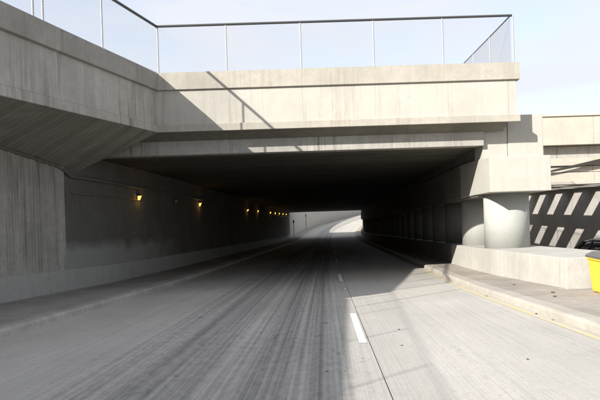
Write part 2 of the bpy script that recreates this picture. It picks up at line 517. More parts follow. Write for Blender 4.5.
# ------------------------------------------------------------------ bridge over the road
Zf = {'top': 3.96 + EYE, 'groove': 3.41 + EYE, 'ltop': 2.36 + EYE, 'lbot': 2.13 + EYE}
XL, XR, YB = -4.34, 6.80, 18.0
bridge = thing('underpass_bridge', 'pale concrete underpass bridge spanning the road on round columns', 'bridge', (0.8, 18.7, road_z(18.7)))
edges = [XL - 0.25] + [XL + 2.26 * k for k in range(1, 5)] + [6.56, XR]
for a, b in zip(edges[:-1], edges[1:]):
    box('fascia_panel', (a + 0.0015, YB, Zf['ltop']), (b - (0.006 if abs(b - 6.56) < .01 else 0.0015), YB + 0.34, Zf['groove']), M['fascia'], bridge, 0.003)
for a, b in zip(edges[:-1], edges[1:]):
    bb = b + 0.10 if b == XR else b - 0.003
    s = lambda x: [(x, YB - 0.07, Zf['groove'] + 0.03), (x, YB + 0.02, Zf['groove']), (x, YB + 0.42, Zf['groove']), (x, YB + 0.42, Zf['top'] + 0.02), (x, YB - 0.07, Zf['top'])]
    sweep('cornice', [s(max(a, XL + 0.004) + 0.001), s(bb + 0.002 if b != XR else bb)], M['cornice'], bridge, bev=0.004)
box('corner_block', (XL - 0.35, YB + 0.03, Zf['ltop'] + 0.02), (XL + 0.05, YB + 0.30, Zf['top'] - 0.03), M['cornice'], bridge, 0)
box('ledge', (XL + 0.004, YB - 0.06, Zf['lbot']), (XR + 0.10, YB + 0.34, Zf['ltop'] - 0.003), M['cornice'], bridge, 0.015)
# haunched soffit behind the ledge, then the edge beam
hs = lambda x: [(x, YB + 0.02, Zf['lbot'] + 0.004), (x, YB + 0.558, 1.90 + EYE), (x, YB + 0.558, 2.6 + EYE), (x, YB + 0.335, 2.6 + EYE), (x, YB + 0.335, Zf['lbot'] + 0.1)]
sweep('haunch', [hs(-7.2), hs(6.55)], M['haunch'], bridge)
box('edge_beam', (-7.6, YB + 0.56, 1.46 + EYE), (5.94, YB + 1.25, 2.4 + EYE), M['old'], bridge, 0.015)
# deck over the tunnel
ds = []
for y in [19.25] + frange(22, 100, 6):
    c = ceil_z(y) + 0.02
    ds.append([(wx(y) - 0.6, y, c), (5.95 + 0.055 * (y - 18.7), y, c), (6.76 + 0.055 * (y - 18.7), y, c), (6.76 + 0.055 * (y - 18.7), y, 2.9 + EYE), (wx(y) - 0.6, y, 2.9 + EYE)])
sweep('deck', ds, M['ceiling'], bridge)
ds = []
for y in [18.36] + frange(22, 99, 7):
    e = 6.44 + 0.055 * (y - 18.0)
    ds.append([(e, y, Zf['ltop']), (e + 0.34, y, Zf['ltop']), (e + 0.34, y, Zf['top'] - 0.01), (e, y, Zf['top'] - 0.01)])
sweep('side_parapet', ds, M['fascia'], bridge)
# end wall and pilaster right of the deck
box('end_wall', (5.945, YB + 0.72, 1.05 + EYE), (6.74, YB + 1.6, 2.75 + EYE), M['cap'], bridge, 0.01)
box('pilaster', (6.756, YB + 0.70, 0.9 + EYE), (7.90, YB + 1.5, 2.43 + EYE), M['cap'], bridge, 0.02)
# cap beam along the columns
cs = []
for y in (17.8, 19.4, 21.9):
    x = 5.85 + 0.055 * (y - 17.8); c = 1.05 + EYE - (0.0 if y < 21.5 else 0.052 * (y - 21)); b = -0.04 + EYE - (0.0 if y < 18 else 0.05 * (y - 18))
    cs.append([(x, y, b), (x + 1.88, y, b), (x + 1.88, y, c), (x, y, c)])
sweep('cap_end', cs, M['cap'], bridge, bev=0.02)
cs = []
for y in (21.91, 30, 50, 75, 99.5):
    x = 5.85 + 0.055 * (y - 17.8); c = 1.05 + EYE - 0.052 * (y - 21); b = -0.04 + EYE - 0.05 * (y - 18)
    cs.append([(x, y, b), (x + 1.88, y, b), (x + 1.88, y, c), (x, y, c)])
sweep('cap_beam', cs, M['tunnel_shade'], bridge, bev=0.02)  # shade-darkened continuation of the sunlit cap end
uw = []
for y in (19.6, 30, 50, 75, 99.5):
    x = 5.96 + 0.055 * (y - 18.7)
    uw.append([(x, y, ceil_z(y) - 1.6), (x + 0.7, y, ceil_z(y) - 1.6), (x + 0.7, y, ceil_z(y) + 0.4), (x, y, ceil_z(y) + 0.4)])
sweep('seat_wall', uw, M['tunnel_shade'], bridge)
def column(y):
    cxx = 6.83 + 0.055 * (y - 19.25); r = 0.715
    z0 = plinth_z(y) - 0.05; z1 = -0.04 + EYE - 0.05 * (y - 18) + 0.12
    n = 40; sec = []
    for z in (z0, z1): sec.append([(cxx + r*math.cos(2*math.pi*i/n), y + r*math.sin(2*math.pi*i/n), z) for i in range(n)])
    o = sweep('column', sec, M['pier'] if y < 24 else M['tunnel_shade'], bridge)  # columns deeper in take the concrete with shade in its colour
    for p in o.data.polygons: p.use_smooth = abs(p.normal.z) < 0.5
def plinth_z(y): return road_z(y) + interp([(13.3, 0.87), (19, 0.96), (100, 0.95)], y)
for k in range(24): column(19.25 + 3.35 * k)

plinth = thing('plinth_wall', 'long low concrete wall under the round columns beside the sidewalk', 'low wall', (6.9, 20, road_z(20)))
pe = [13.3, 15.2, 17.6, 20.4, 24] + frange(28, 100, 4)
for i, (a, b) in enumerate(zip(pe[:-1], pe[1:])):
    secs = []
    for y in (a + (0.003 if i else 0), b - 0.003):
        x = px(y); z = plinth_z(y); g = road_z(y) - 0.5
        w = 2.0
        secs.append([(x, y, g), (x + 0.05, y, z), (x + w, y, z + 0.02), (x + w + 0.03, y, g)])
    sweep('wall_section', secs, M['plinth'] if a < 23 else M['tunnel_shade'], plinth, bev=0.015)  # sections inside the tunnel are coloured darker for shade

# ------------------------------------------------------------------ left: wall, cantilevered ramp
FASC = [(-30, -7.2), (-6, -6.32), (7.25, -6.36), (7.3, -6.48), (18.0, -4.34)]
JOINTH = [(-40, 2.6), (4, 2.1), (14.3, 1.49), (17.2, 1.08), (19, 0.9)]
ramp = thing('cantilevered_ramp', 'weathered concrete ramp cantilevered over the sidewalk with streaked parapet', 'ramp', (-7, 10, road_z(10)))
fy = [7.3] + [18.0 - 3.57 * k for k in (2, 1)] + [18.0]
fd = Vector((2.14, 10.7, 0)).normalized(); fn = Vector((fd.y, -fd.x, 0))          # fn points over the road
def fpt(y, off, z): 
    p = Vector((interp(FASC[3:], y), y, 0)) - fn * off
    return (p.x, p.y, z)
for a, b in zip(fy[:-1], fy[1:]):
    a += 0.0015; b -= 0.0015
    s = lambda y: [fpt(y, 0, Zf['lbot'] + 0.232), fpt(y, 0.35, Zf['lbot'] + 0.232), fpt(y, 0.35, Zf['groove']), fpt(y, 0, Zf['groove'])]
    sweep('fascia_panel', [s(a), s(b)], M['old'], ramp, bev=0.003)
    s = lambda y: [fpt(y, -0.02, Zf['lbot']), fpt(y, 0.35, Zf['lbot']), fpt(y, 0.35, Zf['ltop'] - 0.003), fpt(y, -0.02, Zf['ltop'] - 0.003)]
    sweep('ledge', [s(a), s(b)], M['old'], ramp, bev=0.015)
    s = lambda y: [fpt(y, -0.07, Zf['groove'] + 0.03), fpt(y, 0.0, Zf['groove']), fpt(y, 0.42, Zf['groove']), fpt(y, 0.42, Zf['top'] + 0.01), fpt(y, -0.07, Zf['top'])]
    sweep('cornice', [s(a), s(b + (-0.065 if b > 17 else 0))], M['oldcornice'], ramp, bev=0.004)
secs = []
for y in [7.3, 9, 11, 13, 15, 16.5, 18.05]:
    f = fpt(y, 0.02, Zf['lbot'] + 0.003); j = interp(JOINTH, y) + EYE
    secs.append([f, (wx(y) - 0.05, y, j), (wx(y) - 0.9, y, j), (wx(y) - 0.9, y, 2.9 + EYE), fpt(y, 0.02, 2.9 + EYE)])
sweep('cantilever_soffit', secs, M['soffit'], ramp)
# near stretch, lower parapet (behind and beside the camera)
secs = []
for y in [-30, -18, -6, 1, 7.28]:
    x = interp(FASC[:3], y); j = interp(JOINTH, y) + EYE
    secs.append([(x, y, Zf['lbot']), (wx(y) - 0.05, y, j), (wx(y) - 0.9, y, j), (wx(y) - 0.9, y, 2.6 + EYE), (x - 0.35, y, 2.6 + EYE), (x - 0.35, y, 3.06 + EYE), (x, y, 3.06 + EYE)])
sweep('lower_parapet', secs, M['old'], ramp)
# upper ground behind the ramp
secs = [[(wx(y) - 0.85, y, road_z(y) - 0.6), (wx(y) - 0.85, y, 2.85 + EYE), (wx(y) - 60, y, 2.8 + EYE), (wx(y) - 60, y, road_z(y) - 0.6)] for y in [-60] + frange(-30, 100, 10)]
tag(sweep('embankment', secs, M['earth']), kind='structure')

# retaining wall in front of the portal, vertically ribbed
ribw = thing('ribbed_retaining_wall', 'dark retaining wall with vertical ribbed concrete face beneath the ramp', 'wall', (-8.5, 5, road_z(5)))
Y0, Y1 = -30.0, 17.15
verts = []; faces = []; pts = []
y = Y0
rr = random.Random(3)
while y < Y1:
    w = rr.choice((0.07, 0.09, 0.12, 0.16)); d = rr.uniform(0.03, 0.07)
    pts += [(y, 0.0), (y + w*0.28, d), (y + w*0.62, d), (y + w*0.8, 0.0)]
    y += w
pts.append((Y1, 0.0))
for (y, d) in pts:
    y = min(y, Y1)
    x = wx(y) + d
    verts += [Vector((x, y, road_z(y) + 0.70)), Vector((x, y, interp(JOINTH, y) + EYE + 0.02))]
for i in range(len(pts) - 1):
    faces.append((2*i, 2*i + 2, 2*i + 3, 2*i + 1))
me = mesh('ribbed_face', sub(ribw, verts), faces)
link('ribbed_face', me, M['ribbed'], ribw)
secs = [[(wx(y) - 0.9, y, road_z(y) - 0.5), (wx(y) - 0.02, y, road_z(y) - 0.5), (wx(y) - 0.02, y, interp(JOINTH, y) + EYE), (wx(y) - 0.9, y, interp(JOINTH, y) + EYE)] for y in frange(-30, 17.15, 4)]
sweep('wall_core', secs, M['ribbed'], ribw)
secs = [[(wx(y) - 0.01, y, road_z(y) + 0.1), (wx(y) + 0.075, y, road_z(y) + 0.1), (wx(y) + 0.075, y, road_z(y) + 0.78), (wx(y) - 0.01, y, road_z(y) + 0.80)] for y in frange(-30, 17.16, 2.4)]
sweep('base_band', secs, M['band'], ribw, bev=0.008)

# tunnel side wall
m, nt, N, L, P = mat_new('tunnel_wall_paint')
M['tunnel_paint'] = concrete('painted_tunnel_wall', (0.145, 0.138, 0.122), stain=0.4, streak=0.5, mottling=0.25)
nt = M['tunnel_paint'].node_tree; N, L = nt.nodes, nt.links; P = N['Principled BSDF']
src = P.inputs['Base Color'].links[0].from_socket
geo = N.new('ShaderNodeNewGeometry'); sp = N.new('ShaderNodeSeparateXYZ'); L.new(geo.outputs['Position'], sp.inputs[0])
def math2(op, a, b):
    x = N.new('ShaderNodeMath'); x.operation = op
    for i, v in enumerate((a, b)):
        if isinstance(v, (int, float)): x.inputs[i].default_value = v
        else: L.new(v, x.inputs[i])
    return x.outputs[0]
rel = math2('ADD', sp.outputs['Z'], math2('MULTIPLY', sp.outputs['Y'], 0.058))       # height over the falling road
tn = N.new('ShaderNodeTexNoise'); tn.inputs['Scale'].default_value = 0.9; tn.inputs['Detail'].default_value = 7; L.new(geo.outputs['Position'], tn.inputs['Vector'])
edge = math2('ADD', rel, math2('MULTIPLY', math2('SUBTRACT', tn.outputs['Fac'], 0.5), 0.9))
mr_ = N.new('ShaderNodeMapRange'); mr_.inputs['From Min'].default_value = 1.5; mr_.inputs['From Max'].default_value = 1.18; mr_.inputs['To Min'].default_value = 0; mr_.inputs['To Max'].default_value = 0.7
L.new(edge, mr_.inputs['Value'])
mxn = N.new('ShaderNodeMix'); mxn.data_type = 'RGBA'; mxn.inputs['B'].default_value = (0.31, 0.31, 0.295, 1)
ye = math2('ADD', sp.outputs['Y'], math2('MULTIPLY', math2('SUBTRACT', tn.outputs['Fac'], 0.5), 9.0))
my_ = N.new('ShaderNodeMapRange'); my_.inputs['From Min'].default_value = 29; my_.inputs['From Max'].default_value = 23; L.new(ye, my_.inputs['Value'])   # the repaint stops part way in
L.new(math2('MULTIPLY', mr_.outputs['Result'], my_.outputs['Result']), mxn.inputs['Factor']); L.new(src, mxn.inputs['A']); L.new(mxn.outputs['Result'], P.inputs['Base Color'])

tw = thing('tunnel_wall', 'dark stained side wall of the tunnel with repainted lower patch', 'wall', (-6, 40, road_z(40)))
te = [17.2] + frange(21, 99.9, 5.0)
for a, b in zip(te[:-1], te[1:]):
    secs = [[(wx(y) - 0.9, y, road_z(y) - 0.5), (wx(y), y, road_z(y) - 0.5), (wx(y), y, max(ceil_z(max(y, 18.7)), 0) + 0.3 if False else ceil_z(max(y, 18.7)) + 0.1), (wx(y) - 0.9, y, ceil_z(max(y, 18.7)) + 0.1)] for y in frange(a + 0.004, b - 0.004, 1.3)]
    sweep('wall_panel', secs, M['tunnel_paint'], tw)
secs = [[(wx(y) - 0.01, y, road_z(y) + 0.1), (wx(y) + 0.075, y, road_z(y) + 0.1), (wx(y) + 0.075, y, road_z(y) + 0.78), (wx(y) - 0.01, y, road_z(y) + 0.80)] for y in frange(17.17, 99.9, 2.6)]
sweep('base_band', secs, M['band'], tw, bev=0.008)
# conduit that follows the top of the wall and drops at the portal
def pipe(name, pts, r, mat, parent):
    n = 8; secs = []
    for i, p in enumerate(pts):
        p = Vector(p); d = (Vector(pts[min(i+1, len(pts)-1)]) - Vector(pts[max(i-1, 0)])).normalized()
        u = d.cross(Vector((0, 0, 1))).normalized(); w = u.cross(d)
        secs.append([p + r*(math.cos(2*math.pi*k/n)*u + math.sin(2*math.pi*k/n)*w) for k in range(n)])
    return sweep(name, secs, mat, parent, smooth=True)
M['conduit'] = plain('conduit_grey', (0.13, 0.12, 0.11), 0.6)
cp = [(wx(y) + 0.05, y, interp(JOINTH, y) + EYE - 0.03) for y in (-30, 4, 9, 14.3, 16.9)] + [(wx(17.2) + 0.06, 17.2, 0.98 + EYE), (wx(17.5) + 0.06, 17.5, 0.84 + EYE)] + [(wx(y) + 0.06, y, 0.84 + EYE - 0.054 * (y - 17.5)) for y in (20, 24, 30, 40, 60, 80, 99)]
tag(pipe('conduit', cp, 0.045, M['conduit'], None), 'thin dark conduit running along the top of the left wall', 'conduit')
cp = [(wx(y) + 0.035, y, 0.35 + EYE - 0.054 * (y - 17.5)) for y in (17.6, 20, 23)]
tag(pipe('conduit', cp, 0.022, M['conduit'], None), 'short thin cable leading to the first lit tunnel lamp', 'cable')

# ------------------------------------------------------------------ beyond the tunnel
for side, nm, lab in ((-1, 'retaining_wall', 'grey retaining wall along the bend seen through the tunnel'), (1, 'retaining_wall', 'retaining wall on the inside of the bend past the columns')):
    root = thing(nm, lab, 'wall', (wx(110) if side < 0 else px(110), 110, road_z(110)))
    e = frange(100.05, 216, 6)
    for a, b in zip(e[:-1], e[1:]):
        secs = []
        for y in frange(a, b - 0.03, 2):
            x = wx(y) if side < 0 else px(y) + 0.5
            t = interp([(100, -0.1), (112, -0.5), (130, -0.9), (160, -1.2), (216, -1.6)], y)
            secs.append([(x, y, road_z(y) - 0.5), (x + side * 0.5, y, road_z(y) - 0.5), (x + side * 0.5, y, t), (x, y, t)])
        sweep('wall_panel', secs, M['fascia'], root)

# ------------------------------------------------------------------ tunnel lamps
M['lamp_house'] = plain('lamp_housing', (0.05, 0.045, 0.04), 0.5)
M['lamp_on'] = plain('lit_sodium_lens', (0.8, 0.5, 0.15), 0.3, emit=(1.0, 0.43, 0.06), emit_s=1.9)
M['lamp_off'] = plain('unlit_lens', (0.25, 0.24, 0.22), 0.2)
def lamp(y, lit, label, group):
    h = interp([(22.7, 0.19), (50.5, -0.98), (93, -2.70)], y) + EYE
    x = wx(y)
    t = thing('tunnel_lamp', label, 'wall lamp', (x, y, h - 0.17), group)
    k = 0.8
    box('back_plate', (x, y - 0.13*k, h - 0.17*k), (x + 0.03*k, y + 0.13*k, h + 0.19*k), M['lamp_house'], t, 0.004)
    s = lambda yy: [(x + 0.031*k, yy, h + 0.06*k), (x + 0.17*k, yy, h + 0.06*k), (x + 0.21*k, yy, h + 0.11*k), (x + 0.16*k, yy, h + 0.18*k), (x + 0.031*k, yy, h + 0.18*k)]
    hood = sweep('hood', [s(y - 0.125*k), s(y + 0.125*k)], M['lamp_house'], t, bev=0.005)
    s = lambda yy, g: [(x + 0.031*k, yy, h - (0.15 - g)*k), (x + 0.09*k, yy, h - (0.15 - g)*k), (x + 0.165*k, yy, h + 0.057*k), (x + 0.031*k, yy, h + 0.057*k)]
    sweep('lens', [s(y - 0.09*k, 0.03), s(y, 0), s(y + 0.09*k, 0.03)], M['lamp_on'] if lit else M['lamp_off'], hood)
    box('lower_bracket', (x + 0.031*k, y - 0.05*k, h - 0.185*k), (x + 0.075*k, y + 0.05*k, h - 0.155*k), M['lamp_house'], t, 0.003)
    if lit:
        ld = bpy.data.lights.new('lamp_bulb', 'POINT'); ld.energy = 1.2; ld.color = (1.0, 0.55, 0.15); ld.shadow_soft_size = 0.05
        lo = bpy.data.objects.new('lamp_bulb', ld); COL.objects.link(lo); lo.parent = t
        lo.location = (0.24, 0, 0.10)
lamp(22.7, True, 'lit amber wall lamp at the tunnel mouth under the bridge front', 'lit lamps along the tunnel wall')
lamp(27.4, False, 'unlit wall lamp between the first two lit lamps', None)
lamp(32.3, True, 'lit amber wall lamp just past the unlit one', 'lit lamps along the tunnel wall')
for y in (50.5, 57.5, 69, 74.8, 80.5, 86.5, 92.5):
    nth = {50.5: 'third', 57.5: 'fourth', 69: 'fifth', 74.8: 'sixth', 80.5: 'seventh', 86.5: 'eighth', 92.5: 'ninth'}[y]
    lamp(y, True, nth + ' lit amber lamp along the tunnel wall, counted from the bridge front', 'lit lamps along the tunnel wall')

# ------------------------------------------------------------------ chain link fences
def fence(name, label, A, B, z0, h, posts, rail_r, mesh_len=None, group=None, top_mat='rail', pr=0.024, wire=0.0017):
    A, B = Vector(A), Vector(B); L_ = (B - A).length; d = (B - A) / L_
    t = thing(name, label, 'fence', (A.x, A.y, z0), group)
    P = lambda s, z: (A.x + d.x * s, A.y + d.y * s, z0 + z)
    for s in posts:
        p = tube('post', P(s, -0.02), P(s, h - 0.02), pr, M['steel'], t, 10)
        q = P(s, 0)
        box('foot_plate', (q[0] - 0.07, q[1] - 0.07, z0), (q[0] + 0.07, q[1] + 0.07, z0 + 0.02), M['steel'], t, 0)
    tube('top_rail', P(-0.03, h), P(L_ + 0.03, h), rail_r, M[top_mat], t, 10)
    tube('bottom_wire', P(0, 0.04), P(L_, 0.04), 0.006, M['steel'], t, 6)
    W = mesh_len or L_
    segs = []; p = 0.0707; z1 = 0.03; z2 = h - 0.02; hh = z2 - z1
    s = -hh
    while s < W:
        a, b = max(0, s), min(W, s + hh)
        if b > a:
            segs.append((P(a, z1 + a - s), P(b, z1 + b - s)))
            segs.append((P(a, z2 - (a - s)), P(b, z2 - (b - s))))
        s += p
    o = wires('wire_mesh', segs, wire, M['wire'], t); o['kind'] = 'stuff'
    return t
FT = Zf['top']
fence('chain_link_fence', 'tall chain link fence with dark top rail above the bridge fascia', (XL + 0.06, YB + 0.10), (6.74, YB + 0.10), FT, 1.49,
      [0, 2.13, 4.45, 6.72, 8.88, 11.08], 0.038)
lf = lambda y: Vector(fpt(y, 0.10, 0)).to_2d()
a, b = lf(18.10), lf(7.4)
fence('chain_link_fence', 'chain link fence standing on the weathered ramp parapet', (a.x + 0.12, a.y), (b.x + 0.0, b.y), FT, 1.49, [3.22, 5.62, 5.95, 8.6, 10.8], 0.042)
fence('chain_link_fence', 'chain link fence running back along the side edge of the bridge deck', (6.74, YB + 0.16), (6.74 + 0.06 * 60, YB + 60), FT, 1.49,
      [2.4 * k for k in range(1, 25)], 0.022, mesh_len=45, wire=0.0028)
fence('guard_fence', 'low guard fence along the lower stretch of ramp parapet', (-6.5, 7.1), (-7.05, -29), 3.06 + EYE, 0.95, [0.3 + 2.45 * k for k in range(15)], 0.009, pr=0.013)

# ------------------------------------------------------------------ right: second roadway, striped wall under a slotted canopy, stepped wall
def road2_z(y): return road_z(y) - 0.42
secs = [[(px(y) + 1.9, y, road2_z(y)), (28, y, road2_z(y))] for y in frange(13.2, 70, 4)]
o = sweep('side_road', secs, M['walk'], None, closed=False); tag(o, kind='structure')
if o.data.polygons[0].normal.z < 0: o.data.flip_normals()
secs = [[(8.1, y, road2_z(y) if y > 13 else road_z(y) + 0.1), (28, y, road2_z(y) if y > 13 else road_z(y) + 0.1)] for y in (-60, -20, 0, 13.0)]

def sx(y): return 18.62 + 0.055 * (y - 36)
M['cutwall'] = concrete('cutting_wall_concrete', (0.46, 0.44, 0.41), stain=0.2, streak=0.45, mottling=0.2)
M['canopy'] = concrete('canopy_concrete', (0.46, 0.43, 0.385), stain=0.15, streak=0.1, mottling=0.15)
M['stepped'] = concrete('stepped_wall_concrete', (0.50, 0.455, 0.385), stain=0.12, streak=0.15, mottling=0.12)
cut = thing('cutting_wall', 'shaded grey wall striped by slanting bars of sunlight behind the columns', 'wall', (sx(40), 40, road2_z(40)))
e = frange(24, 60, 6)
for a, b in zip(e[:-1], e[1:]):
    secs = [[(sx(y), y, road2_z(y) - 0.4), (sx(y) + 0.5, y, road2_z(y) - 0.4), (sx(y) + 0.5, y, 0.42 + EYE - 0.022 * (y - 36)), (sx(y), y, 0.42 + EYE - 0.022 * (y - 36))] for y in (a + 0.003, b - 0.003)]
    sweep('wall_panel', secs, M['cutwall'], cut)
secs = [[(sx(y) - 0.5, y, road2_z(y) - 0.3), (sx(y) - 0.01, y, road2_z(y) - 0.3), (sx(y) - 0.01, y, road2_z(y) + 0.16), (sx(y) - 0.5, y, road2_z(y) + 0.14)] for y in frange(24, 60, 6)]
sweep('footing', secs, M['old'], cut)

canopy = thing('slotted_canopy', 'thin slotted concrete canopy casting striped light on the wall', 'canopy', (16, 38, 0))
def cz(y): return 0.14 + EYE - 0.022 * (y - 36)
CX = {'near': 0.40, 'w1': 2.15, 'gap': 1.05, 'w2': 2.1, 'edge': 0.3}
d0 = CX['near']; d1 = d0 + CX['w1']; d2 = d1 + CX['gap']; d3 = d2 + CX['w2']; d4 = d3 + CX['edge']
def lbeam(name, da, db, y0, y1):
    s = lambda y: [(sx(y) - db, y, cz(y) - 0.07), (sx(y) - da, y, cz(y) - 0.07), (sx(y) - da, y, cz(y) + 0.07), (sx(y) - db, y, cz(y) + 0.07)]
    sweep(name, [s(y0), s(y1)], M['canopy'], canopy, bev=0.008)
for da, db in ((0.005, d0), (d1, d2), (d3, d4)):
    lbeam('long_beam', da, db, 29.5, 50)
PER = 3.27
for da, db in ((d0, d1), (d2, d3)):
    y = 29.6
    while y < 49:
        lbeam('cross_slab', da - 0.002 + 0.004, db - 0.002, y, y + PER * 0.57)
        y += PER
# stepped wall crossing behind
YS = 51.0
step = thing('stepped_wall', 'cream concrete wall of stacked horizontal beams beyond the canopy', 'wall', (24, YS, 0))
bands = [(3.85, 6.35, 0.0), (2.72, 3.78, 1.0), (2.02, 2.68, 0.12), (1.45, 1.96, 0.35), (0.35, 1.40, 0.10)]
for (h0, h1, rec) in bands:
    e = frange(12.5, 44, 4.5)
    for a, b in zip(e[:-1], e[1:]):
        box('wall_beam', (a + 0.01, YS + rec, h0 + EYE), (b - 0.01, YS + 1.2, h1 + EYE), M['stepped'] if rec < 0.9 else M['old'], step, 0.02)  # recessed band takes a darker concrete to paint in its shade
box('backing', (12.5, YS + 1.1, -6), (44, YS + 1.6, 6.2 + EYE), M['old'], step)
box('coping', (12.4, YS - 0.12, 6.36 + EYE), (44, YS + 1.3, 6.5 + EYE), M['stepped'], step, 0.02)
# added dark wedge in place of a diagonal shadow on the stepped wall
sweep('shadow_wedge', [[(21.0, YS - 0.25, 1.30 + EYE), (21.0, YS - 0.02, 1.30 + EYE), (21.0, YS - 0.02, 1.42 + EYE), (21.0, YS - 0.25, 1.42 + EYE)],
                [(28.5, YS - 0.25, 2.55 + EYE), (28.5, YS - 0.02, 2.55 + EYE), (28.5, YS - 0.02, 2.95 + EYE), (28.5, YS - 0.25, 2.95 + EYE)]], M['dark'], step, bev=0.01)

# ------------------------------------------------------------------ yellow grit bin
M['bin'] = paint('scuffed_yellow_plastic', (0.78, 0.455, 0.045), (0.50, 0.33, 0.09), 0.38)
M['lid'] = plain('grey_plastic_lid', (0.10, 0.10, 0.10), 0.5)
bx0, by0 = 6.20, 11.95
bz = road_z(12.3) + 0.175
gb = thing('grit_bin', 'yellow plastic grit bin with dark grey lid on the sidewalk', 'bin', (bx0 + 0.4, by0 + 0.35, bz))
def rect(x0, y0, x1, y1, z, r=0.05):
    pts = []
    for (cx, cy, a0) in ((x1 - r, y1 - r, 0), (x0 + r, y1 - r, 90), (x0 + r, y0 + r, 180), (x1 - r, y0 + r, 270)):
        for k in range(4):
            a = math.radians(a0 + 30 * k); pts.append((cx + r*math.cos(a), cy + r*math.sin(a), z))
    return pts
X0, Y0_, X1, Y1_ = bx0, by0, bx0 + 0.85, by0 + 0.68
sweep('tub', [rect(X0 + 0.07, Y0_ + 0.06, X1 - 0.07, Y1_ - 0.06, bz), rect(X0 + 0.06, Y0_ + 0.05, X1 - 0.06, Y1_ - 0.05, bz + 0.05), rect(X0 + 0.01, Y0_ + 0.01, X1 - 0.01, Y1_ - 0.01, bz + 0.68), rect(X0 - 0.02, Y0_ - 0.02, X1 + 0.02, Y1_ + 0.02, bz + 0.69), rect(X0 - 0.02, Y0_ - 0.02, X1 + 0.02, Y1_ + 0.02, bz + 0.73)], M['bin'], gb, bev=0.006)
lid = sweep('lid', [rect(X0 - 0.035, Y0_ - 0.035, X1 + 0.035, Y1_ + 0.035, bz + 0.732), rect(X0 - 0.03, Y0_ - 0.03, X1 + 0.03, Y1_ + 0.03, bz + 0.775), rect(X0 + 0.06, Y0_ + 0.08, X1 - 0.06, Y1_ - 0.06, bz + 0.85, 0.08)], M['lid'], gb, bev=0.006)
for k in range(4):
    xx = X0 + 0.14 + 0.19 * k
    sweep('rib', [[(xx + dx, Y0_ + yo, bz + zz) for dx, yo in ((0, 0.03 + o), (0.035, 0.03 + o), (0.03, o - 0.012), (0.005, o - 0.012))] for zz, o in ((0.08, 0.046), (0.62, 0.014))], M['bin'], gb)
for k in range(3):
    yy = Y0_ + 0.13 + 0.17 * k
    sweep('rib', [[(X0 + xo, yy + dy, bz + zz) for dy, xo in ((0, 0.03 + o), (0.035, 0.03 + o), (0.03, o - 0.012), (0.005, o - 0.012))] for zz, o in ((0.08, 0.056), (0.62, 0.014))], M['bin'], gb)
box('latch', (X0 + 0.37, Y0_ - 0.05, bz + 0.66), (X0 + 0.48, Y0_ - 0.018, bz + 0.75), M['lid'], lid, 0.004)
for s in (0, 1):
    y = Y0_ + 0.1 + s * 0.42
    box('skid', (X0 + 0.1, y, bz - 0.02), (X1 - 0.1, y + 0.08, bz), M['bin'], gb, 0)

# ------------------------------------------------------------------ parked car on the side road
M['car'] = plain('dark_maroon_paint', (0.045, 0.008, 0.012), 0.25, 0.2, noise_amt=0.03, coat=0.8)
M['glass'] = plain('tinted_glass', (0.012, 0.013, 0.015), 0.06, 0.0, noise_amt=0.0, spec=0.7)
M['tyre'] = plain('tyre_rubber', (0.02, 0.02, 0.02), 0.85)
M['rim'] = plain('alloy_rim', (0.5, 0.5, 0.5), 0.35, 0.9)
M['headlamp'] = plain('headlamp_lens', (0.7, 0.72, 0.75), 0.08, 0.1)
M['black'] = plain('black_trim', (0.015, 0.015, 0.015), 0.5)
M['plate'] = plain('number_plate', (0.7, 0.7, 0.68), 0.5)
cy0 = 21.0; ccx = 12.5
car = thing('parked_car', 'dark maroon car parked beyond the low wall', 'car', (ccx, cy0 + 2.2, road2_z(cy0 + 2.2)))
def CP(x, y, z):                              # car coordinates: x across, y back from the front bumper, z up
    return (ccx + x, cy0 + y, road2_z(cy0 + y) + z)
def body_sec(y, w, zb, zt, tuck=0.08, crown=0.03):
    return [CP(-w + tuck, y, zb), CP(w - tuck, y, zb), CP(w, y, zb + 0.15), CP(w, y, zt - 0.16), CP(w - 0.06, y, zt - 0.03), CP(w * 0.55, y, zt + crown * 0.6), CP(0, y, zt + crown), CP(-w * 0.55, y, zt + crown * 0.6), CP(-w + 0.06, y, zt - 0.03), CP(-w, y, zt - 0.16), CP(-w, y, zb + 0.15)]
body = sweep('body', [body_sec(0.0, 0.62, 0.3, 0.62), body_sec(0.08, 0.78, 0.24, 0.72), body_sec(0.35, 0.86, 0.2, 0.80), body_sec(0.9, 0.89, 0.2, 0.90), body_sec(1.5, 0.90, 0.2, 0.96), body_sec(2.6, 0.90, 0.2, 0.97), body_sec(3.7, 0.89, 0.2, 0.99), body_sec(4.2, 0.85, 0.22, 0.97), body_sec(4.42, 0.72, 0.3, 0.86)], M['car'], car, smooth=True)
m_ = body.modifiers.new('sub', 'SUBSURF'); m_.levels = 2; m_.render_levels = 2
def cab_sec(y, wb, wt, zb, zt):
    return [CP(-wb, y, zb), CP(wb, y, zb), CP(wt + 0.02, y, zt - 0.06), CP(wt * 0.8, y, zt), CP(0, y, zt + 0.025), CP(-wt * 0.8, y, zt), CP(-wt - 0.02, y, zt - 0.06)]
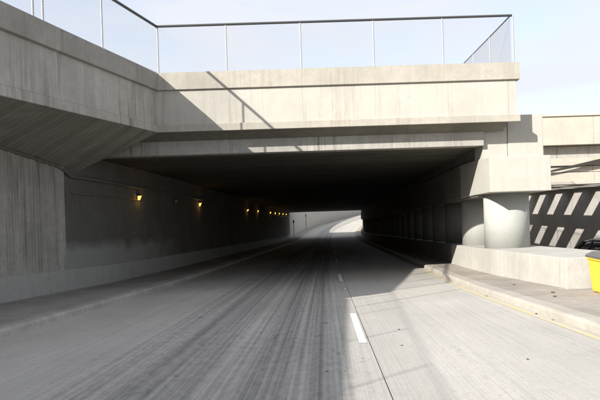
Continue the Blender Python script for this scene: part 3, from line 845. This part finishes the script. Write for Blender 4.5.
# glasshouse: glass shell, roof skin, pillars
gl = sweep('glasshouse', [cab_sec(1.22, 0.76, 0.72, 0.93, 1.0), cab_sec(1.95, 0.79, 0.60, 0.93, 1.41), cab_sec(2.7, 0.79, 0.60, 0.93, 1.43), cab_sec(3.35, 0.78, 0.58, 0.93, 1.38), cab_sec(3.98, 0.74, 0.66, 0.93, 1.02)], M['glass'], car, smooth=True)
def roof_sec(y, w, z):
    return [CP(-w, y, z - 0.075), CP(-w * 0.8, y, z + 0.012), CP(0, y, z + 0.04), CP(w * 0.8, y, z + 0.012), CP(w, y, z - 0.075), CP(w * 0.7, y, z - 0.1), CP(-w * 0.7, y, z - 0.1)]
sweep('roof', [roof_sec(1.88, 0.63, 1.40), roof_sec(2.2, 0.64, 1.425), roof_sec(2.8, 0.64, 1.43), roof_sec(3.4, 0.61, 1.375)], M['car'], car, smooth=True)
for s in (-1, 1):
    for (ya, wa, za, yb, wb, zb) in ((1.18, 0.77, 0.95, 1.95, 0.625, 1.38), (3.4, 0.61, 1.34, 4.02, 0.73, 0.97), (2.72, 0.80, 0.95, 2.68, 0.63, 1.38)):
        tube('pillar', CP(s * wa, ya, za), CP(s * wb, yb, zb), 0.035, M['car'], car, 8)
    mir = sweep('mirror', [[CP(s * (0.86 + dx), 1.52 + dy, 0.98 + dz) for dx, dz in ((0, 0.02), (0.2, 0.0), (0.22, 0.1), (0.18, 0.15), (0.02, 0.14))] for dy in (0.0, 0.05, 0.1)], M['car'], car, bev=0.015)
    hl = sweep('headlight', [[CP(s * x, y, z) for x, y, z in ((0.45, 0.05, 0.60), (0.79, 0.22, 0.62), (0.80, 0.30, 0.74), (0.48, 0.14, 0.73))], [CP(s * x, y, z) for x, y, z in ((0.45, -0.005, 0.60), (0.81, 0.14, 0.62), (0.82, 0.24, 0.74), (0.48, 0.07, 0.73))]], M['headlamp'], car)
    tl = sweep('tail_light', [[CP(s * x, y, z) for x, y, z in ((0.5, 4.40, 0.7), (0.80, 4.25, 0.7), (0.80, 4.25, 0.86), (0.5, 4.38, 0.86))], [CP(s * x, y, z) for x, y, z in ((0.5, 4.45, 0.7), (0.83, 4.31, 0.7), (0.83, 4.30, 0.86), (0.5, 4.43, 0.86))]], plain('tail_lens', (0.3, 0.01, 0.01), 0.2), car)
    for yy in (0.85, 3.45):
        n = 28; ring = lambda x, r: [CP(s * x, yy, 0) for _ in range(0)] or [(ccx + s * x, cy0 + yy + r * math.cos(2*math.pi*i/n), road2_z(cy0 + yy) + 0.32 + r * math.sin(2*math.pi*i/n)) for i in range(n)]
        wh = sweep('wheel', [ring(0.70, 0.28), ring(0.72, 0.32), ring(0.89, 0.32), ring(0.915, 0.29), ring(0.905, 0.21)], M['tyre'], car)
        sweep('rim', [ring(0.88, 0.208), ring(0.918, 0.2), ring(0.92, 0.05)], M['rim'], wh)
box('grille', CP(-0.38, -0.025, 0.52)[:3], (ccx + 0.38, cy0 + 0.03, CP(0, 0, 0.66)[2]), M['black'], car, 0.005)
box('number_plate', CP(-0.24, -0.03, 0.36)[:3], (ccx + 0.24, cy0 + 0.02, CP(0, 0, 0.47)[2]), M['plate'], car, 0.004)

# ------------------------------------------------------------------ posts past the tunnel
M['sign'] = plain('dark_sign', (0.03, 0.03, 0.03), 0.6)
for (y, off, h, lab) in ((101.5, 0.55, 3.0, 'thin dark sign post at the far tunnel mouth'), (122, 0.6, 3.3, 'thin dark sign post along the bend past the tunnel')):
    x = wx(y) + off; z = road_z(y) + 0.15
    t = thing('sign_post', lab, 'sign post', (x, y, z))
    tube('pole', (x, y, z - 0.05), (x, y, z + h), 0.045, M['sign'], t, 8)
    box('sign_plate', (x - 0.11, y - 0.09, z + h - 0.6), (x + 0.11, y - 0.062, z + h - 0.1), M['sign'], t, 0.005)

# ------------------------------------------------------------------ litter
M['leaf'] = plain('dry_leaf', (0.42, 0.20, 0.07), 0.8, noise_amt=0.3)
M['scrap'] = plain('paper_scrap', (0.65, 0.62, 0.56), 0.8)
M['pebble'] = plain('dark_pebble', (0.06, 0.055, 0.05), 0.9, noise_amt=0.4)
def litter_leaf(x, y, z, s, mat, lab, name='dry_leaf', cat='leaf', group=None):
    a = random.uniform(0, 6.28); ca, sa = math.cos(a), math.sin(a)
    prof = [(-1, 0), (-.5, .35), (.1, .45), (.6, .25), (1, 0), (.6, -.25), (.1, -.42), (-.5, -.33)]
    top = [(0, 0, 0.12 * s)] ; v = [Vector((0, 0, 0.05 * s))]
    for (px_, py_) in prof:
        v.append(Vector(((px_ * ca - py_ * sa) * s, (px_ * sa + py_ * ca) * s, 0.22 * s * abs(py_) * 2)))
    v2 = [q - Vector((0, 0, 0.03 * s)) for q in v]
    n = len(prof); f = [(0, 1 + i, 1 + (i + 1) % n) for i in range(n)] + [(n + 1, n + 2 + (i + 1) % n, n + 2 + i) for i in range(n)]
    f += [(1 + i, n + 2 + i, n + 2 + (i + 1) % n, 1 + (i + 1) % n) for i in range(n)]
    o = link(name, mesh(name, v + v2, f), mat); o.location = (x, y, z + 0.04 * s)
    tag(o, lab, cat, group); return o
def on_road(px_x, px_y):                      # a spot on the road by viewing ray: only used to choose where litter lies
    r = math.radians(1.8); xx = px_x - 300; yy = px_y - 200
    X = xx * math.cos(r) - yy * math.sin(r); Y = xx * math.sin(r) + yy * math.cos(r)
    v = Y + 3.0
    y = 8.0
    for _ in range(40): y = (EYE - road_z(y)) * F_PX / v
    return X / F_PX * y, y
x, y = on_road(76, 311); litter_leaf(x, y, road_z(y), 0.085, M['leaf'], 'curled orange leaf in the gutter of the shaded kerb')
x, y = on_road(101, 298); litter_leaf(lx(y) - 0.12, y, road_z(y) + 0.155, 0.07, M['scrap'], 'pale paper scrap on the shaded kerb', 'paper_scrap', 'litter')
x, y = on_road(346, 289); litter_leaf(x, y, road_z(y), 0.09, M['scrap'], 'pale paper scrap beside the dashed lane line', 'paper_scrap', 'litter')
def pebble(x, y, z, s, lab, group):
    bm = bmesh.new(); bmesh.ops.create_icosphere(bm, subdivisions=2, radius=s)
    e1, e2 = random.uniform(1.1, 2.0), random.uniform(.5, .8)
    for v in bm.verts: v.co = Vector((v.co.x * e1 * random.uniform(.75, 1.25), v.co.y * e2 * random.uniform(.7, 1.2), v.co.z * random.uniform(.3, .6)))
    bmesh.ops.rotate(bm, verts=bm.verts, matrix=Matrix.Rotation(random.uniform(0, 3), 3, 'Z'))
    me = bpy.data.meshes.new('pebble'); bm.to_mesh(me); bm.free()
    o = link('pebble', me, M['pebble'], smooth=True); o.location = (x, y, z + s * 0.35); tag(o, lab, 'pebble', group)
for (u, v, s) in ((399, 330, .018), (528, 360, .017), (345, 372, .009), (402, 346, .012), (363, 359, .009), (327, 372, .011)):
    x, y = on_road(u, v); pebble(x, y, road_z(y), s, 'small dark pebble lying on the road surface', 'pebbles on the road')
for (u, v, s) in ((500, 296, .02), (548, 314, .024), (565, 320, .014), (492, 284, .014)):
    x, y = on_road(u, v); pebble(min(x, rx(y) - 0.06), y, road_z(y), s, 'dark pebble in the gutter along the yellow line', 'pebbles in the gutter')
for (yy, off, s) in ((12.6, 1.05, .03), (11.9, 0.8, .025), (14.6, 0.9, .025)):
    pebble(rx(yy) + off, yy, road_z(yy) + 0.165, s, 'dark pebble on the sidewalk by the low wall', 'pebbles on the sidewalk')
